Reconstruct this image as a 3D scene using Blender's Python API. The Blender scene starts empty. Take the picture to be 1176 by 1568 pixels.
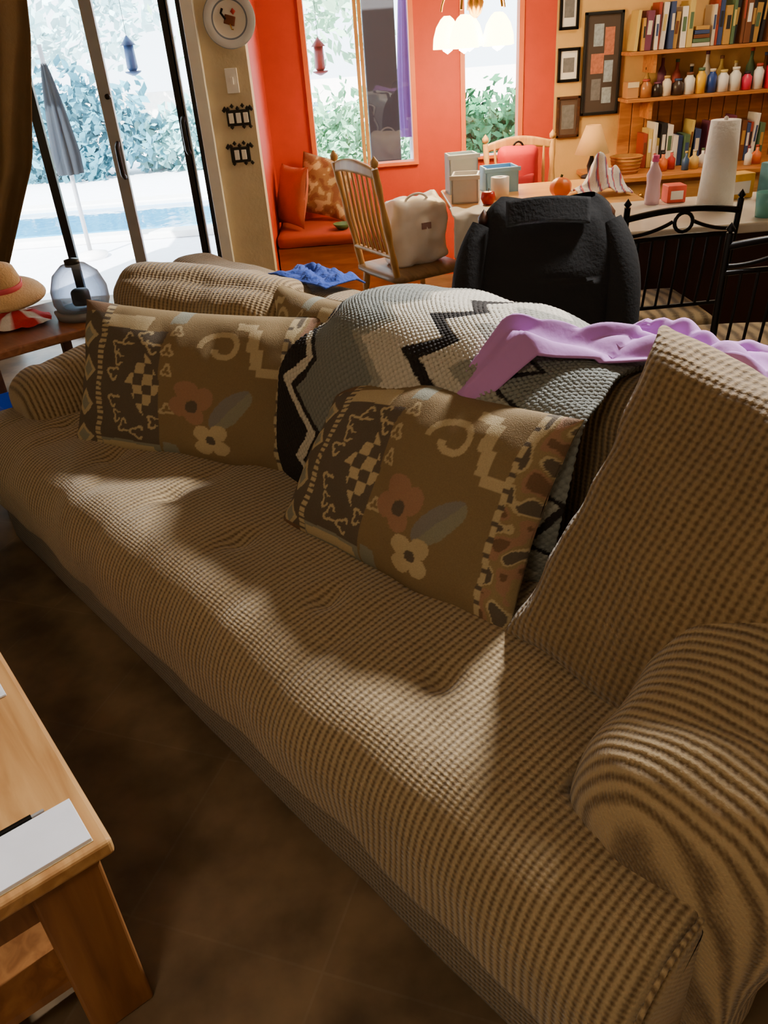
import bpy, bmesh, math, random
from mathutils import Vector, Matrix, Euler, noise
random.seed(7)
PI=math.pi
def C(r,g,b,a=1.0):
    f=lambda v:(v/255/12.92) if v/255<=0.04045 else ((v/255+0.055)/1.055)**2.4
    return (f(r),f(g),f(b),a)
scene=bpy.context.scene
# ---------------------------------------------------------------- materials
def newmat(name):
    m=bpy.data.materials.new(name); m.use_nodes=True
    nt=m.node_tree; b=nt.nodes['Principled BSDF']
    return m,nt,b
def N(nt,t,**k):
    n=nt.nodes.new(t)
    for a,v in k.items(): setattr(n,a,v)
    return n
def mat(name,col,rough=0.6,metal=0.0,var=0.12,scale=12,emis=0,ecol=None,bump=0.0,bscale=60):
    m,nt,b=newmat(name)
    tc=N(nt,'ShaderNodeTexCoord'); no=N(nt,'ShaderNodeTexNoise'); no.inputs['Scale'].default_value=scale
    no.inputs['Detail'].default_value=4
    nt.links.new(tc.outputs['Object'],no.inputs['Vector'])
    mx=N(nt,'ShaderNodeMix',data_type='RGBA')
    mx.inputs[6].default_value=tuple(c*(1-var) for c in col[:3])+(1,)
    mx.inputs[7].default_value=tuple(min(1,c*(1+var)) for c in col[:3])+(1,)
    nt.links.new(no.outputs['Fac'],mx.inputs[0]); nt.links.new(mx.outputs[2],b.inputs['Base Color'])
    b.inputs['Roughness'].default_value=rough; b.inputs['Metallic'].default_value=metal
    if emis:
        b.inputs['Emission Color'].default_value=ecol or col; b.inputs['Emission Strength'].default_value=emis
    if bump:
        n2=N(nt,'ShaderNodeTexNoise'); n2.inputs['Scale'].default_value=bscale
        nt.links.new(tc.outputs['Object'],n2.inputs['Vector'])
        bp=N(nt,'ShaderNodeBump'); bp.inputs['Strength'].default_value=bump; bp.inputs['Distance'].default_value=0.01
        nt.links.new(n2.outputs['Fac'],bp.inputs['Height']); nt.links.new(bp.outputs['Normal'],b.inputs['Normal'])
    return m
def wood(name,c1,c2,axis='X',rough=0.45,sc=6):
    m,nt,b=newmat(name)
    tc=N(nt,'ShaderNodeTexCoord'); mp=N(nt,'ShaderNodeMapping')
    s={'X':(0.12,1,1),'Y':(1,0.12,1),'Z':(1,1,0.12)}[axis]
    mp.inputs['Scale'].default_value=s
    nt.links.new(tc.outputs['Object'],mp.inputs['Vector'])
    no=N(nt,'ShaderNodeTexNoise'); no.inputs['Scale'].default_value=sc*4; no.inputs['Detail'].default_value=8
    no.inputs['Distortion'].default_value=1.2
    nt.links.new(mp.outputs[0],no.inputs['Vector'])
    cr=N(nt,'ShaderNodeValToRGB'); cr.color_ramp.elements[0].color=c1; cr.color_ramp.elements[0].position=.3
    cr.color_ramp.elements[1].color=c2; cr.color_ramp.elements[1].position=.7
    nt.links.new(no.outputs['Fac'],cr.inputs[0]); nt.links.new(cr.outputs[0],b.inputs['Base Color'])
    b.inputs['Roughness'].default_value=rough
    return m
def fabric(name,light,dark,v1,v2,p1=.0135,p2=.010,w2=.3,bump=.7):
    m,nt,b=newmat(name)
    tc=N(nt,'ShaderNodeTexCoord'); L=nt.links.new
    wob=N(nt,'ShaderNodeTexNoise'); wob.inputs['Scale'].default_value=5; L(tc.outputs['Object'],wob.inputs['Vector'])
    outs=[]
    for v,p in((v1,p1),(v2,p2)):
        d=N(nt,'ShaderNodeVectorMath',operation='DOT_PRODUCT'); k=2*PI/p
        d.inputs[1].default_value=tuple(a*k for a in v); L(tc.outputs['Object'],d.inputs[0])
        ma=N(nt,'ShaderNodeMath',operation='MULTIPLY_ADD'); ma.inputs[1].default_value=7.0
        L(wob.outputs['Fac'],ma.inputs[0]); L(d.outputs['Value'],ma.inputs[2])
        si=N(nt,'ShaderNodeMath',operation='SINE'); L(ma.outputs[0],si.inputs[0])
        h=N(nt,'ShaderNodeMath',operation='MULTIPLY_ADD'); h.inputs[1].default_value=.5; h.inputs[2].default_value=.5
        L(si.outputs[0],h.inputs[0]); outs.append(h)
    s=N(nt,'ShaderNodeMix'); s.inputs[0].default_value=w2
    L(outs[0].outputs[0],s.inputs[2]); L(outs[1].outputs[0],s.inputs[3])
    fz=N(nt,'ShaderNodeTexNoise'); fz.inputs['Scale'].default_value=170; L(tc.outputs['Object'],fz.inputs['Vector'])
    ad=N(nt,'ShaderNodeMath',operation='MULTIPLY_ADD'); ad.inputs[1].default_value=.7; L(fz.outputs['Fac'],ad.inputs[0]); L(s.outputs[0],ad.inputs[2])
    sb=N(nt,'ShaderNodeMath',operation='SUBTRACT'); sb.inputs[1].default_value=.35; L(ad.outputs[0],sb.inputs[0])
    cr=N(nt,'ShaderNodeValToRGB'); cr.color_ramp.elements[0].color=dark; cr.color_ramp.elements[0].position=.0
    cr.color_ramp.elements[1].color=light; cr.color_ramp.elements[1].position=.75
    L(sb.outputs[0],cr.inputs[0])
    n3=N(nt,'ShaderNodeTexNoise'); n3.inputs['Scale'].default_value=4; n3.inputs['Detail'].default_value=6; L(tc.outputs['Object'],n3.inputs['Vector'])
    mr=N(nt,'ShaderNodeMapRange'); mr.inputs[3].default_value=.72; mr.inputs[4].default_value=1.25; L(n3.outputs['Fac'],mr.inputs[0])
    mu=N(nt,'ShaderNodeVectorMath',operation='SCALE'); L(cr.outputs[0],mu.inputs[0]); L(mr.outputs[0],mu.inputs[3])
    L(mu.outputs[0],b.inputs['Base Color']); b.inputs['Roughness'].default_value=.95
    b.inputs['Sheen Weight'].default_value=.2
    bp=N(nt,'ShaderNodeBump'); bp.inputs['Strength'].default_value=bump; bp.inputs['Distance'].default_value=.005
    L(sb.outputs[0],bp.inputs['Height']); L(bp.outputs['Normal'],b.inputs['Normal'])
    return m
def attrmat(name,rough=.9,bump=.4,bs=260):
    m,nt,b=newmat(name); L=nt.links.new
    a=N(nt,'ShaderNodeAttribute'); a.attribute_name='Col'
    tc=N(nt,'ShaderNodeTexCoord'); no=N(nt,'ShaderNodeTexNoise'); no.inputs['Scale'].default_value=bs
    L(tc.outputs['Object'],no.inputs['Vector'])
    mr=N(nt,'ShaderNodeMapRange'); mr.inputs[3].default_value=.75; mr.inputs[4].default_value=1.25; L(no.outputs['Fac'],mr.inputs[0])
    mu=N(nt,'ShaderNodeVectorMath',operation='SCALE'); L(a.outputs['Color'],mu.inputs[0]); L(mr.outputs[0],mu.inputs[3])
    L(mu.outputs[0],b.inputs['Base Color']); b.inputs['Roughness'].default_value=rough
    bp=N(nt,'ShaderNodeBump'); bp.inputs['Strength'].default_value=bump; bp.inputs['Distance'].default_value=.003
    L(no.outputs['Fac'],bp.inputs['Height']); L(bp.outputs['Normal'],b.inputs['Normal'])
    return m
# ---------------------------------------------------------------- geometry helpers
def link(o,parent=None):
    scene.collection.objects.link(o)
    if parent: o.parent=parent
    return o
def G(name,loc=(0,0,0),rz=0):
    e=bpy.data.objects.new(name,None); e.empty_display_size=.1; e.location=loc; e.rotation_euler=(0,0,rz)
    scene.collection.objects.link(e); return e
def mesh(name,verts,faces,m,parent=None,smooth=True,loc=(0,0,0),rot=(0,0,0),cols=None):
    me=bpy.data.meshes.new(name); me.from_pydata([tuple(v) for v in verts],[],faces); me.update()
    if smooth:
        me.polygons.foreach_set('use_smooth',[True]*len(me.polygons))
    if m: me.materials.append(m)
    if cols is not None:
        ca=me.color_attributes.new(name='Col',type='FLOAT_COLOR',domain='POINT')
        flat=[]
        for c in cols: flat.extend(c)
        ca.data.foreach_set('color',flat)
    o=bpy.data.objects.new(name,me); o.location=loc; o.rotation_euler=rot
    return link(o,parent)
def box(name,x0,x1,y0,y1,z0,z1,m,parent=None,bev=0,rot=(0,0,0)):
    c=Vector(((x0+x1)/2,(y0+y1)/2,(z0+z1)/2)); bm=bmesh.new(); bmesh.ops.create_cube(bm,size=1)
    for v in bm.verts: v.co=Vector((v.co.x*(x1-x0),v.co.y*(y1-y0),v.co.z*(z1-z0)))
    if bev: bmesh.ops.bevel(bm,geom=bm.edges[:],offset=bev,segments=3,affect='EDGES',profile=.5)
    me=bpy.data.meshes.new(name); bm.to_mesh(me); bm.free(); me.materials.append(m)
    o=bpy.data.objects.new(name,me); o.location=c; o.rotation_euler=rot
    return link(o,parent)
def tube(name,pts,r,m,parent=None,cyclic=False,res=3,kind='POLY',radii=None):
    cu=bpy.data.curves.new(name,'CURVE'); cu.dimensions='3D'; cu.bevel_depth=r; cu.bevel_resolution=res; cu.use_fill_caps=True
    sp=cu.splines.new(kind); sp.points.add(len(pts)-1)
    for i,p in enumerate(pts):
        sp.points[i].co=(*p,1); sp.points[i].radius=radii[i] if radii else 1
    sp.use_cyclic_u=cyclic
    if kind=='NURBS': sp.order_u=4; sp.use_endpoint_u=True; sp.resolution_u=6
    cu.materials.append(m); o=bpy.data.objects.new(name,cu); return link(o,parent)
def lathe(name,prof,m,parent=None,loc=(0,0,0),seg=28,rot=(0,0,0),sx=1,sy=1):
    vs=[];fs=[]
    for r,z in prof:
        for j in range(seg):
            a=2*PI*j/seg; vs.append((r*math.cos(a)*sx,r*math.sin(a)*sy,z))
    n=len(prof)
    for i in range(n-1):
        for j in range(seg):
            k=(j+1)%seg; fs.append((i*seg+j,i*seg+k,(i+1)*seg+k,(i+1)*seg+j))
    if prof[0][0]>1e-4: fs.append(tuple(reversed(range(seg))))
    if prof[-1][0]>1e-4: fs.append(tuple((n-1)*seg+j for j in range(seg)))
    return mesh(name,vs,fs,m,parent,True,loc,rot)
def gridmesh(name,fn,nu,nv,m,parent=None,loc=(0,0,0),rot=(0,0,0),col=None,closeu=False,thick=0):
    vs=[];fs=[];cs=[] if col else None
    for i in range(nu+1):
        for j in range(nv+1):
            u=i/nu;v=j/nv; vs.append(fn(u,v))
            if col: cs.append(col(u,v))
    w=nv+1
    for i in range(nu):
        for j in range(nv): fs.append((i*w+j,(i+1)*w+j,(i+1)*w+j+1,i*w+j+1))
    o=mesh(name,vs,fs,m,parent,True,loc,rot,cs)
    if thick:
        md=o.modifiers.new('sol','SOLIDIFY'); md.thickness=thick; md.offset=0
    return o
def soft_box(name,dims,r,m,puff=(0,0,0),n=(20,10,20),amp=.006,freq=5,seed=0,loc=(0,0,0),rot=(0,0,0),parent=None,ear=0,sag=0):
    h=Vector(dims)/2; idx={}; vs=[]; fs=[]
    def vid(i,j,k):
        key=(i,j,k)
        if key not in idx:
            p=Vector((2*i/n[0]-1,2*j/n[1]-1,2*k/n[2]-1))
            q=Vector((p.x*h.x,p.y*h.y,p.z*h.z))
            inn=Vector([max(-(h[a]-r),min(h[a]-r,q[a])) for a in range(3)])
            d=q-inn
            if d.length>1e-9: q=inn+d.normalized()*r
            fx,fy,fz=(max(0,1-p.x**2),max(0,1-p.y**2),max(0,1-p.z**2))
            e=Vector((p.x*puff[0]*(fy*fz)**.6,p.y*puff[1]*(fx*fz)**.6,p.z*puff[2]*(fx*fy)**.6)); q+=e
            if ear:
                q.x*=1+ear*abs(p.z)**5*abs(p.x)**3; q.z*=1+ear*abs(p.x)**5*abs(p.z)**3
            nv=noise.noise_vector(q*freq+Vector((seed*3.1,seed,seed*1.7)))
            q+=nv*amp+noise.noise_vector(q*freq*2.7+Vector((seed,seed*2,0)))*amp*.35
            idx[key]=len(vs); vs.append(q)
        return idx[key]
    X,Y,Z=n
    for i in range(X):
        for j in range(Y):
            fs.append((vid(i,j,0),vid(i,j+1,0),vid(i+1,j+1,0),vid(i+1,j,0)))
            fs.append((vid(i,j,Z),vid(i+1,j,Z),vid(i+1,j+1,Z),vid(i,j+1,Z)))
    for i in range(X):
        for k in range(Z):
            fs.append((vid(i,0,k),vid(i+1,0,k),vid(i+1,0,k+1),vid(i,0,k+1)))
            fs.append((vid(i,Y,k),vid(i,Y,k+1),vid(i+1,Y,k+1),vid(i+1,Y,k)))
    for j in range(Y):
        for k in range(Z):
            fs.append((vid(0,j,k),vid(0,j,k+1),vid(0,j+1,k+1),vid(0,j+1,k)))
            fs.append((vid(X,j,k),vid(X,j+1,k),vid(X,j+1,k+1),vid(X,j,k+1)))
    return mesh(name,vs,fs,m,parent,True,loc,rot)
def pillow(name,w,hh,t,m,colfn,loc,rot,parent=None,nu=230,nv=150,seed=0,skew=0,skx=0):
    vs=[];fs=[];cs=[]
    for side in(-1,1):
        base=len(vs); a,b=(nu,nv)
        for i in range(a+1):
            for j in range(b+1):
                u=2*i/a-1; v=2*j/b-1
                th=t/2*((1-abs(u)**2.6)*(1-abs(v)**2.6))**.55
                x=u*w/2*(1-.07*(1-abs(v)**2)*abs(u)**2*1.0); z=v*hh/2*(1-.07*(1-abs(u)**2)*abs(v)**2)
                if v>0 and u<0: z-=skew*v*u*u
                x+=skx*(v+1)/2*(1-u)/2
                nn=noise.noise(Vector((x*6+seed,z*6,side*.5)))*.018*min(1,th/t*6)
                nn+=noise.noise(Vector((x*15+seed,z*15,side*.5)))*.006
                vs.append((x,side*th+nn,z)); cs.append(colfn((u+1)/2,(v+1)/2))
        W=b+1
        for i in range(a):
            for j in range(b):
                q=(base+i*W+j,base+(i+1)*W+j,base+(i+1)*W+j+1,base+i*W+j+1)
                fs.append(q if side<0 else tuple(reversed(q)))
    o=mesh(name,vs,fs,m,parent,True,loc,rot,cs)
    bm=bmesh.new(); bm.from_mesh(o.data); bmesh.ops.remove_doubles(bm,verts=bm.verts[:],dist=.0004); bm.to_mesh(o.data); bm.free()
    return o
# ---------------------------------------------------------------- palette
LT=C(166,144,108); DK=C(96,76,50)
fab_x=fabric('chenille_seat',LT,DK,(1,0,0),(0,1,1),p1=.0145,p2=.011,w2=.27)
fab_arm=fabric('chenille_arm',C(166,143,106),DK,(0,1,0),(1,0,1),p1=.0145,p2=.009,w2=.15)
fab_c=fabric('chenille_cushion',C(144,120,84),C(94,74,48),(1,0,0),(0,0,1),p1=.0145,p2=.012,w2=.33)
fab_h=fabric('chenille_cushion_h',C(152,128,92),C(92,72,46),(1,0,0),(0,1,1),p1=.014,p2=.01,w2=.2)
fab_base=fabric('chenille_base',C(124,106,78),C(66,54,38),(0,0,1),(1,0,0),p1=.013,p2=.011,w2=.4)
cream=mat('cream_plaster',C(208,192,160),.85,bump=.15)
orange=mat('orange_paint',C(196,58,18),.6,bump=.05)
white=mat('white_paint',C(235,235,232),.5)
alu=mat('aluminium',C(165,165,168),.4,.3)
darkfr=mat('dark_bronze',C(40,38,36),.4,.5)
pine=wood('pine',C(196,150,94),C(156,108,60),'X')
pine_y=wood('pine_leg',C(150,100,54),C(114,70,34),'Z')
ltwood=wood('light_oak',C(214,170,104),C(176,126,68),'Z')
dkwood=wood('dark_walnut',C(84,48,26),C(48,26,14),'X')
shelfw=wood('shelf_wood',C(204,138,70),C(158,94,40),'X')
black=mat('black_metal',C(18,16,16),.4,.6)
blackcloth=mat('black_fleece',C(11,10,12),.95,bump=.2,bscale=90)
creamcloth=mat('cream_cloth',C(214,196,160),.9,bump=.2)
whitep=mat('white_plastic',C(238,236,235),.4)
brass=mat('brass',C(200,150,60),.25,.9)
# ---------------------------------------------------------------- room
def floor_mat():
    m,nt,b=newmat('floor_tile'); L=nt.links.new
    tc=N(nt,'ShaderNodeTexCoord'); mp=N(nt,'ShaderNodeMapping'); mp.inputs['Rotation'].default_value=(0,0,.35)
    L(tc.outputs['Object'],mp.inputs['Vector'])
    br=N(nt,'ShaderNodeTexBrick'); br.offset=0; br.inputs['Scale'].default_value=1
    br.inputs['Brick Width'].default_value=.42; br.inputs['Row Height'].default_value=.42; br.inputs['Mortar Size'].default_value=.004
    br.inputs['Mortar Smooth'].default_value=.7
    br.inputs['Color1'].default_value=C(112,92,68); br.inputs['Color2'].default_value=C(118,98,74); br.inputs['Mortar'].default_value=C(122,104,82)
    L(mp.outputs[0],br.inputs['Vector'])
    no=N(nt,'ShaderNodeTexNoise'); no.inputs['Scale'].default_value=6; no.inputs['Detail'].default_value=8; L(tc.outputs['Object'],no.inputs['Vector'])
    mr=N(nt,'ShaderNodeMapRange'); mr.inputs[1].default_value=.3; mr.inputs[2].default_value=.7; mr.inputs[3].default_value=.5; mr.inputs[4].default_value=1.5; L(no.outputs['Fac'],mr.inputs[0])
    mu=N(nt,'ShaderNodeVectorMath',operation='SCALE'); L(br.outputs['Color'],mu.inputs[0]); L(mr.outputs[0],mu.inputs[3])
    L(mu.outputs[0],b.inputs['Base Color']); b.inputs['Roughness'].default_value=.5
    return m
box('floor',-3.1,3.6,-1.8,5.85,-.1,0,floor_mat())
box('ceiling',-3.1,3.6,-1.8,5.85,2.6,2.7,mat('ceiling_white',C(225,215,195),.9))
box('wall_left',-3.2,-3.1,-1.8,5.0,-.1,2.7,cream)
box('wall_right',3.6,3.7,-1.8,5.85,-.1,2.7,cream)
box('wall_front',-3.2,3.7,-1.9,-1.8,-.1,2.7,cream)
JX=-.775
wd=G('wall_door_side')
box('wall_a',-3.2,-2.35,4.9,5.02,0,2.6,cream,wd)
box('wall_b',JX,-.54,4.9,5.02,0,2.6,cream,wd)
box('wall_c',-2.35,JX,4.9,5.02,2.1,2.6,cream,wd)
box('wall_nook',-.66,-.54,5.02,5.82,0,2.6,orange)
wb=G('wall_back')
YB=5.7
def wseg(n,x0,x1,z0,z1,m): box(n,x0,x1,YB,YB+.12,z0,z1,m,wb)
wseg('post_1',-.54,-.284,0,2.6,orange)
wseg('sill_1',-.284,.408,0,.74,orange); wseg('head_1',-.284,.408,2.2,2.6,orange)
wseg('post_2',.408,.692,0,2.6,orange)
wseg('sill_2',.692,1.09,0,.74,orange); wseg('head_2',.692,1.09,2.2,2.6,orange)
wseg('post_3',1.09,1.293,0,2.6,orange)
wseg('plaster',1.293,3.7,0,2.6,mat('warm_plaster',C(212,170,104),.85,bump=.15))
def glass():
    m,nt,b=newmat('window_glass'); L=nt.links.new
    t=N(nt,'ShaderNodeBsdfTransparent'); g=N(nt,'ShaderNodeBsdfGlossy'); g.inputs['Roughness'].default_value=.02
    no=N(nt,'ShaderNodeTexNoise'); no.inputs['Scale'].default_value=.5
    mr=N(nt,'ShaderNodeMapRange'); mr.inputs[3].default_value=.04; mr.inputs[4].default_value=.08; L(no.outputs['Fac'],mr.inputs[0])
    mx=N(nt,'ShaderNodeMixShader'); L(mr.outputs[0],mx.inputs[0]); L(t.outputs[0],mx.inputs[1]); L(g.outputs[0],mx.inputs[2])
    L(mx.outputs[0],nt.nodes['Material Output'].inputs[0]); return m
gl=glass()
trimO=mat('orange_trim',C(228,112,48),.45)
def window(n,x0,x1,z0,z1,mull=None):
    g=G(n); w=.03
    box('frame_l',x0,x0+w,YB-.02,YB+.08,z0,z1,trimO,g); box('frame_r',x1-w,x1,YB-.02,YB+.08,z0,z1,trimO,g)
    box('frame_b',x0,x1,YB-.03,YB+.08,z0,z0+.02,trimO,g); box('frame_t',x0,x1,YB-.02,YB+.08,z1-w,z1,trimO,g)
    box('glass',x0+w,x1-w,YB+.05,YB+.055,z0+w,z1-w,gl,g)
    if mull:
        for a in mull: box('mullion',a,a+.022,YB-.0,YB+.08,z0,z1,ltwood,g)
window('window_1',-.284,.408,.74,2.2,[.045,.073])
window('window_2',.692,1.09,.74,2.2)
d=G('door_1')
box('jamb_r',JX-.065,JX,4.86,5.04,0,2.12,white,d,.004)
box('jamb_r_track',JX-.095,JX-.067,4.9,5.0,0,2.1,darkfr,d)
box('jamb_l',-2.35,-2.28,4.9,5.04,0,2.1,darkfr,d); box('head',-2.35,JX,4.88,5.04,2.06,2.12,alu,d)
box('sill',-2.35,JX,4.9,5.04,0,.03,alu,d)
for n,x,w,m_,y in(('stile_1',-1.78,.05,darkfr,4.98),('stile_2',-1.37,.065,alu,4.93),('stile_3',-.965,.045,darkfr,4.93),('stile_4',-.935,.02,alu,4.93)):
    box(n,x,x+w,y,y+.035,.03,2.06,m_,d,.003)
box('rail_bottom',-1.34,-.92,4.93,4.965,.03,.12,alu,d); box('glass_slide',-1.30,-.965,4.945,4.95,.1,2.05,gl,d); box('glass_fixed',-2.28,-1.37,4.99,4.995,.03,2.05,gl,d)
for x,z in((-1.32,.98),(-.935,1.08)):
    tube('handle',[(x,4.92,z-.09),(x,4.885,z-.07),(x,4.88,z),(x,4.885,z+.07),(x,4.92,z+.09)],.013,darkfr,d)
lathe('latch',[(.0,0),(.014,.0),(.014,.02),(0,.022)],darkfr,d,(-1.32,4.93,1.3),rot=(PI/2,0,0))
box('baseboard_back',JX,-.54,4.885,4.9,0,.09,white)
def curt(u,v):
    z=2.45-v*2.42
    if z>1.0: e=-1.46-(2.45-z)*.16-.10*max(0,(1.6-z))
    else: e=-1.76-(1.0-z)*.55
    e=max(e,-2.15) if z>.35 else -2.12
    x=-2.75+(e+2.75)*u
    return (x,4.74+.035*math.sin(u*34+math.sin(z*2)),z)
gridmesh('curtain',curt,110,40,mat('curtain_brown',C(122,98,66),.9,bump=.2),thick=.006)
def platec():
    m,nt,b=newmat('plate_ceramic'); L=nt.links.new
    tc=N(nt,'ShaderNodeTexCoord'); vl=N(nt,'ShaderNodeVectorMath',operation='LENGTH'); L(tc.outputs['Object'],vl.inputs[0])
    cr=N(nt,'ShaderNodeValToRGB'); mr=N(nt,'ShaderNodeMath',operation='MULTIPLY'); mr.inputs[1].default_value=7
    L(vl.outputs['Value'],mr.inputs[0]); L(mr.outputs[0],cr.inputs[0])
    e=cr.color_ramp.elements; e[0].color=C(235,230,220); e[0].position=0; e[1].color=C(225,225,225); e[1].position=1
    for p,c in((.55,C(235,232,225)),(.6,C(120,130,150)),(.66,C(215,218,225)),(.93,C(150,160,175))):
        k=e.new(p); k.color=c
    cr.color_ramp.interpolation='CONSTANT'
    L(cr.outputs[0],b.inputs['Base Color']); b.inputs['Roughness'].default_value=.25; return m
pl=G('decorative_wall_plate',(-.60,4.89,1.61))
lathe('plate',[(0,.01),(.075,.008),(.085,.016),(.13,.028),(.135,.024),(.09,.004),(.07,0)],platec(),pl,rot=(PI/2,0,0),seg=48)
rm=mat('rooster_brown',C(120,60,30),.5)
soft_box('rooster_body',(.06,.006,.045),.003,rm,n=(10,2,10),loc=(0,-.012,-.005),rot=(0,.3,0),parent=pl)
lathe('rooster_head',[(0,-.016),(.014,0),(0,.016)],mat('rooster_red',C(180,40,30),.5),pl,(.022,-.012,.033))
tube('rooster_tail',[(-.02,-.014,.0),(-.04,-.014,.03),(-.03,-.014,.05)],.006,black,pl)
tube('rooster_leg',[(.0,-.014,-.02),(.005,-.014,-.045),(.015,-.014,-.047)],.003,brass,pl)
sw=G('light_switch',(-.635,4.9,1.33)); box('cover',-.033,.033,-.008,0,-.06,.06,whitep,sw,.003); box('rocker',-.008,.008,-.018,-.006,-.018,.018,whitep,sw,.002)
for k,(x,z) in enumerate(((-.628,1.15),(-.646,.965))):
    s=G('ornate_switch_plate',(x,4.9,z)); box('cover',-.065+.01*k,.065-.01*k,-.008,0,-.04,.04,darkfr,s,.004)
    for i in range(3-k):
        xx=-.04+i*.04 if k==0 else -.02+i*.04
        box('rocker',xx-.013,xx+.013,-.014,-.006,-.025,.025,whitep,s,.002)
    for i in range(9):
        a=PI*i/8; 
        lathe('leaf',[(0,-.012),(.012,0),(0,.014)],darkfr,s,(.075*math.cos(a)*(1-.1*k),-.006,.04+.02*math.sin(a)*(1 if i%2 else .3)),seg=8,sy=.4)
        if i%3==0: lathe('leaf_b',[(0,-.012),(.012,0),(0,.014)],darkfr,s,(.06*math.cos(a),-.006,-.045),seg=8,sy=.4)
# ---------------------------------------------------------------- window bench
bn=G('window_bench')
box('base',-.53,.36,5.14,5.69,0,.38,wood('bench_wood',C(196,112,48),C(156,82,32),'X'),bn)
soft_box('seat_pad',(.9,.58,.08),.03,mat('bench_pad',C(150,50,26),.9),n=(20,12,4),loc=(-.08,5.4,.42),parent=bn,amp=.003)
pillow('coral_pillow',.33,.36,.12,attrmat('coral_p'),lambda u,v:C(180,96,70),(-.42,5.38,.65),(-.2,0,-1.0),nu=24,nv=24)
def patc(u,v):
    n=noise.noise(Vector((u*7,v*7,3)))
    return C(130,84,60) if n>.15 else (C(196,172,134) if n<-.12 else C(150,112,76))
pillow('patterned_cushion',.36,.37,.12,attrmat('pat_p'),patc,(-.22,5.54,.665),(-.2,.2,-.35),nu=50,nv=50)
lathe('small_green_bowl',[(0,0),(.03,0),(.06,.035),(.055,.035),(.028,.006),(0,.006)],mat('green_glaze',C(70,100,50),.3),None,(-.12,5.2,.462))
# ---------------------------------------------------------------- wooden chair
def wood_chair(name,loc,rz,m,seatm,H=.98,sp=7):
    g=G(name,loc,rz)
    soft_box('seat',(.42,.42,.045),.02,seatm,n=(12,12,3),loc=(0,0,.445),parent=g,amp=.001,puff=(.02,.02,.006))
    def leg(n,a,b,r=.018):
        pts=[];rad=[]
        for i in range(13):
            t=i/12; pts.append(tuple(Vector(a).lerp(Vector(b),t))); rad.append(1+.35*math.sin(t*PI*5)*(.6 if .1<t<.9 else 0))
        tube(n,pts,r,m,g,radii=rad)
    for sx in(-1,1):
        leg('leg_front',(sx*.17,.17,.43),(sx*.19,.2,0)); leg('leg_back',(sx*.17,-.17,.43),(sx*.19,-.22,0))
        leg('back_post',(sx*.18,-.19,.45),(sx*.2,-.29,H-.03),.017)
        lathe('finial',[(0,-.02),(.018,-.01),(.02,.01),(0,.035)],m,g,(sx*.2,-.29,H-.01),seg=12)
        tube('stretcher_side',[(sx*.18,.18,.2),(sx*.18,-.19,.2)],.01,m,g)
    tube('stretcher_front',[(-.18,.185,.26),(.18,.185,.26)],.011,m,g); tube('stretcher_mid',[(-.18,0,.2),(.18,0,.2)],.01,m,g)
    def crest(u,v):
        x=-.2+.4*u; return (x,-.285-.02*math.sin(PI*u),H-.075+.04*v*(1)+.035*math.sin(PI*u)*(.5+.5*v))
    gridmesh('crest_rail',crest,16,4,m,g,thick=.02)
    tube('lower_rail',[(-.185,-.215,.56),(.185,-.215,.56)],.012,m,g)
    for i in range(sp):
        x=-.14+.28*i/(sp-1)
        tube('spindle',[(x,-.215,.56),(x,-.25,.72),(x*1.05,-.28,H-.06)],.006,m,g,radii=[1,1.7,1])
    return g
rush=wood('rush_seat',C(150,120,80),C(110,84,52),'X')
wood_chair('dining_chair',(.24,4.22,0),math.radians(-62),ltwood,rush,H=1.0)
wood_chair('dining_chair',(.80,4.04,0),math.radians(5),dkwood,dkwood,H=.70,sp=5)
wood_chair('dining_chair',(.97,4.86,0),math.radians(180),ltwood,rush,H=.92)
rb=G('red_backpack',(.95,5.07,.73))
soft_box('body',(.24,.1,.3),.045,mat('red_nylon',C(196,24,44),.7,bump=.3,bscale=20),n=(12,6,12),loc=(0,0,0),amp=.008,puff=(0,.02,0),parent=rb)
soft_box('pocket',(.18,.03,.13),.014,mat('red_nylon_dark',C(160,20,40),.7),n=(10,4,8),loc=(0,-.06,-.06),parent=rb); tube('loop',[(-.03,0,.14),(-.02,0,.18),(.02,0,.18),(.03,0,.14)],.006,black,rb,kind='NURBS')
tb=G('white_tote_bag',(.27,4.2,.47),.35)
soft_box('bag',(.30,.15,.31),.03,whitep,n=(18,8,18),loc=(0,0,.16),amp=.026,freq=8,parent=tb,puff=(.0,.02,0))
tube('handle_1',[(-.07,-.05,.31),(-.06,-.07,.35),(.02,-.07,.36),(.05,-.05,.31)],.006,whitep,tb,kind='NURBS')
box('label',-.01,.04,-.108,-.102,.18,.21,mat('label_grey',C(150,120,120),.6),tb)
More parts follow.
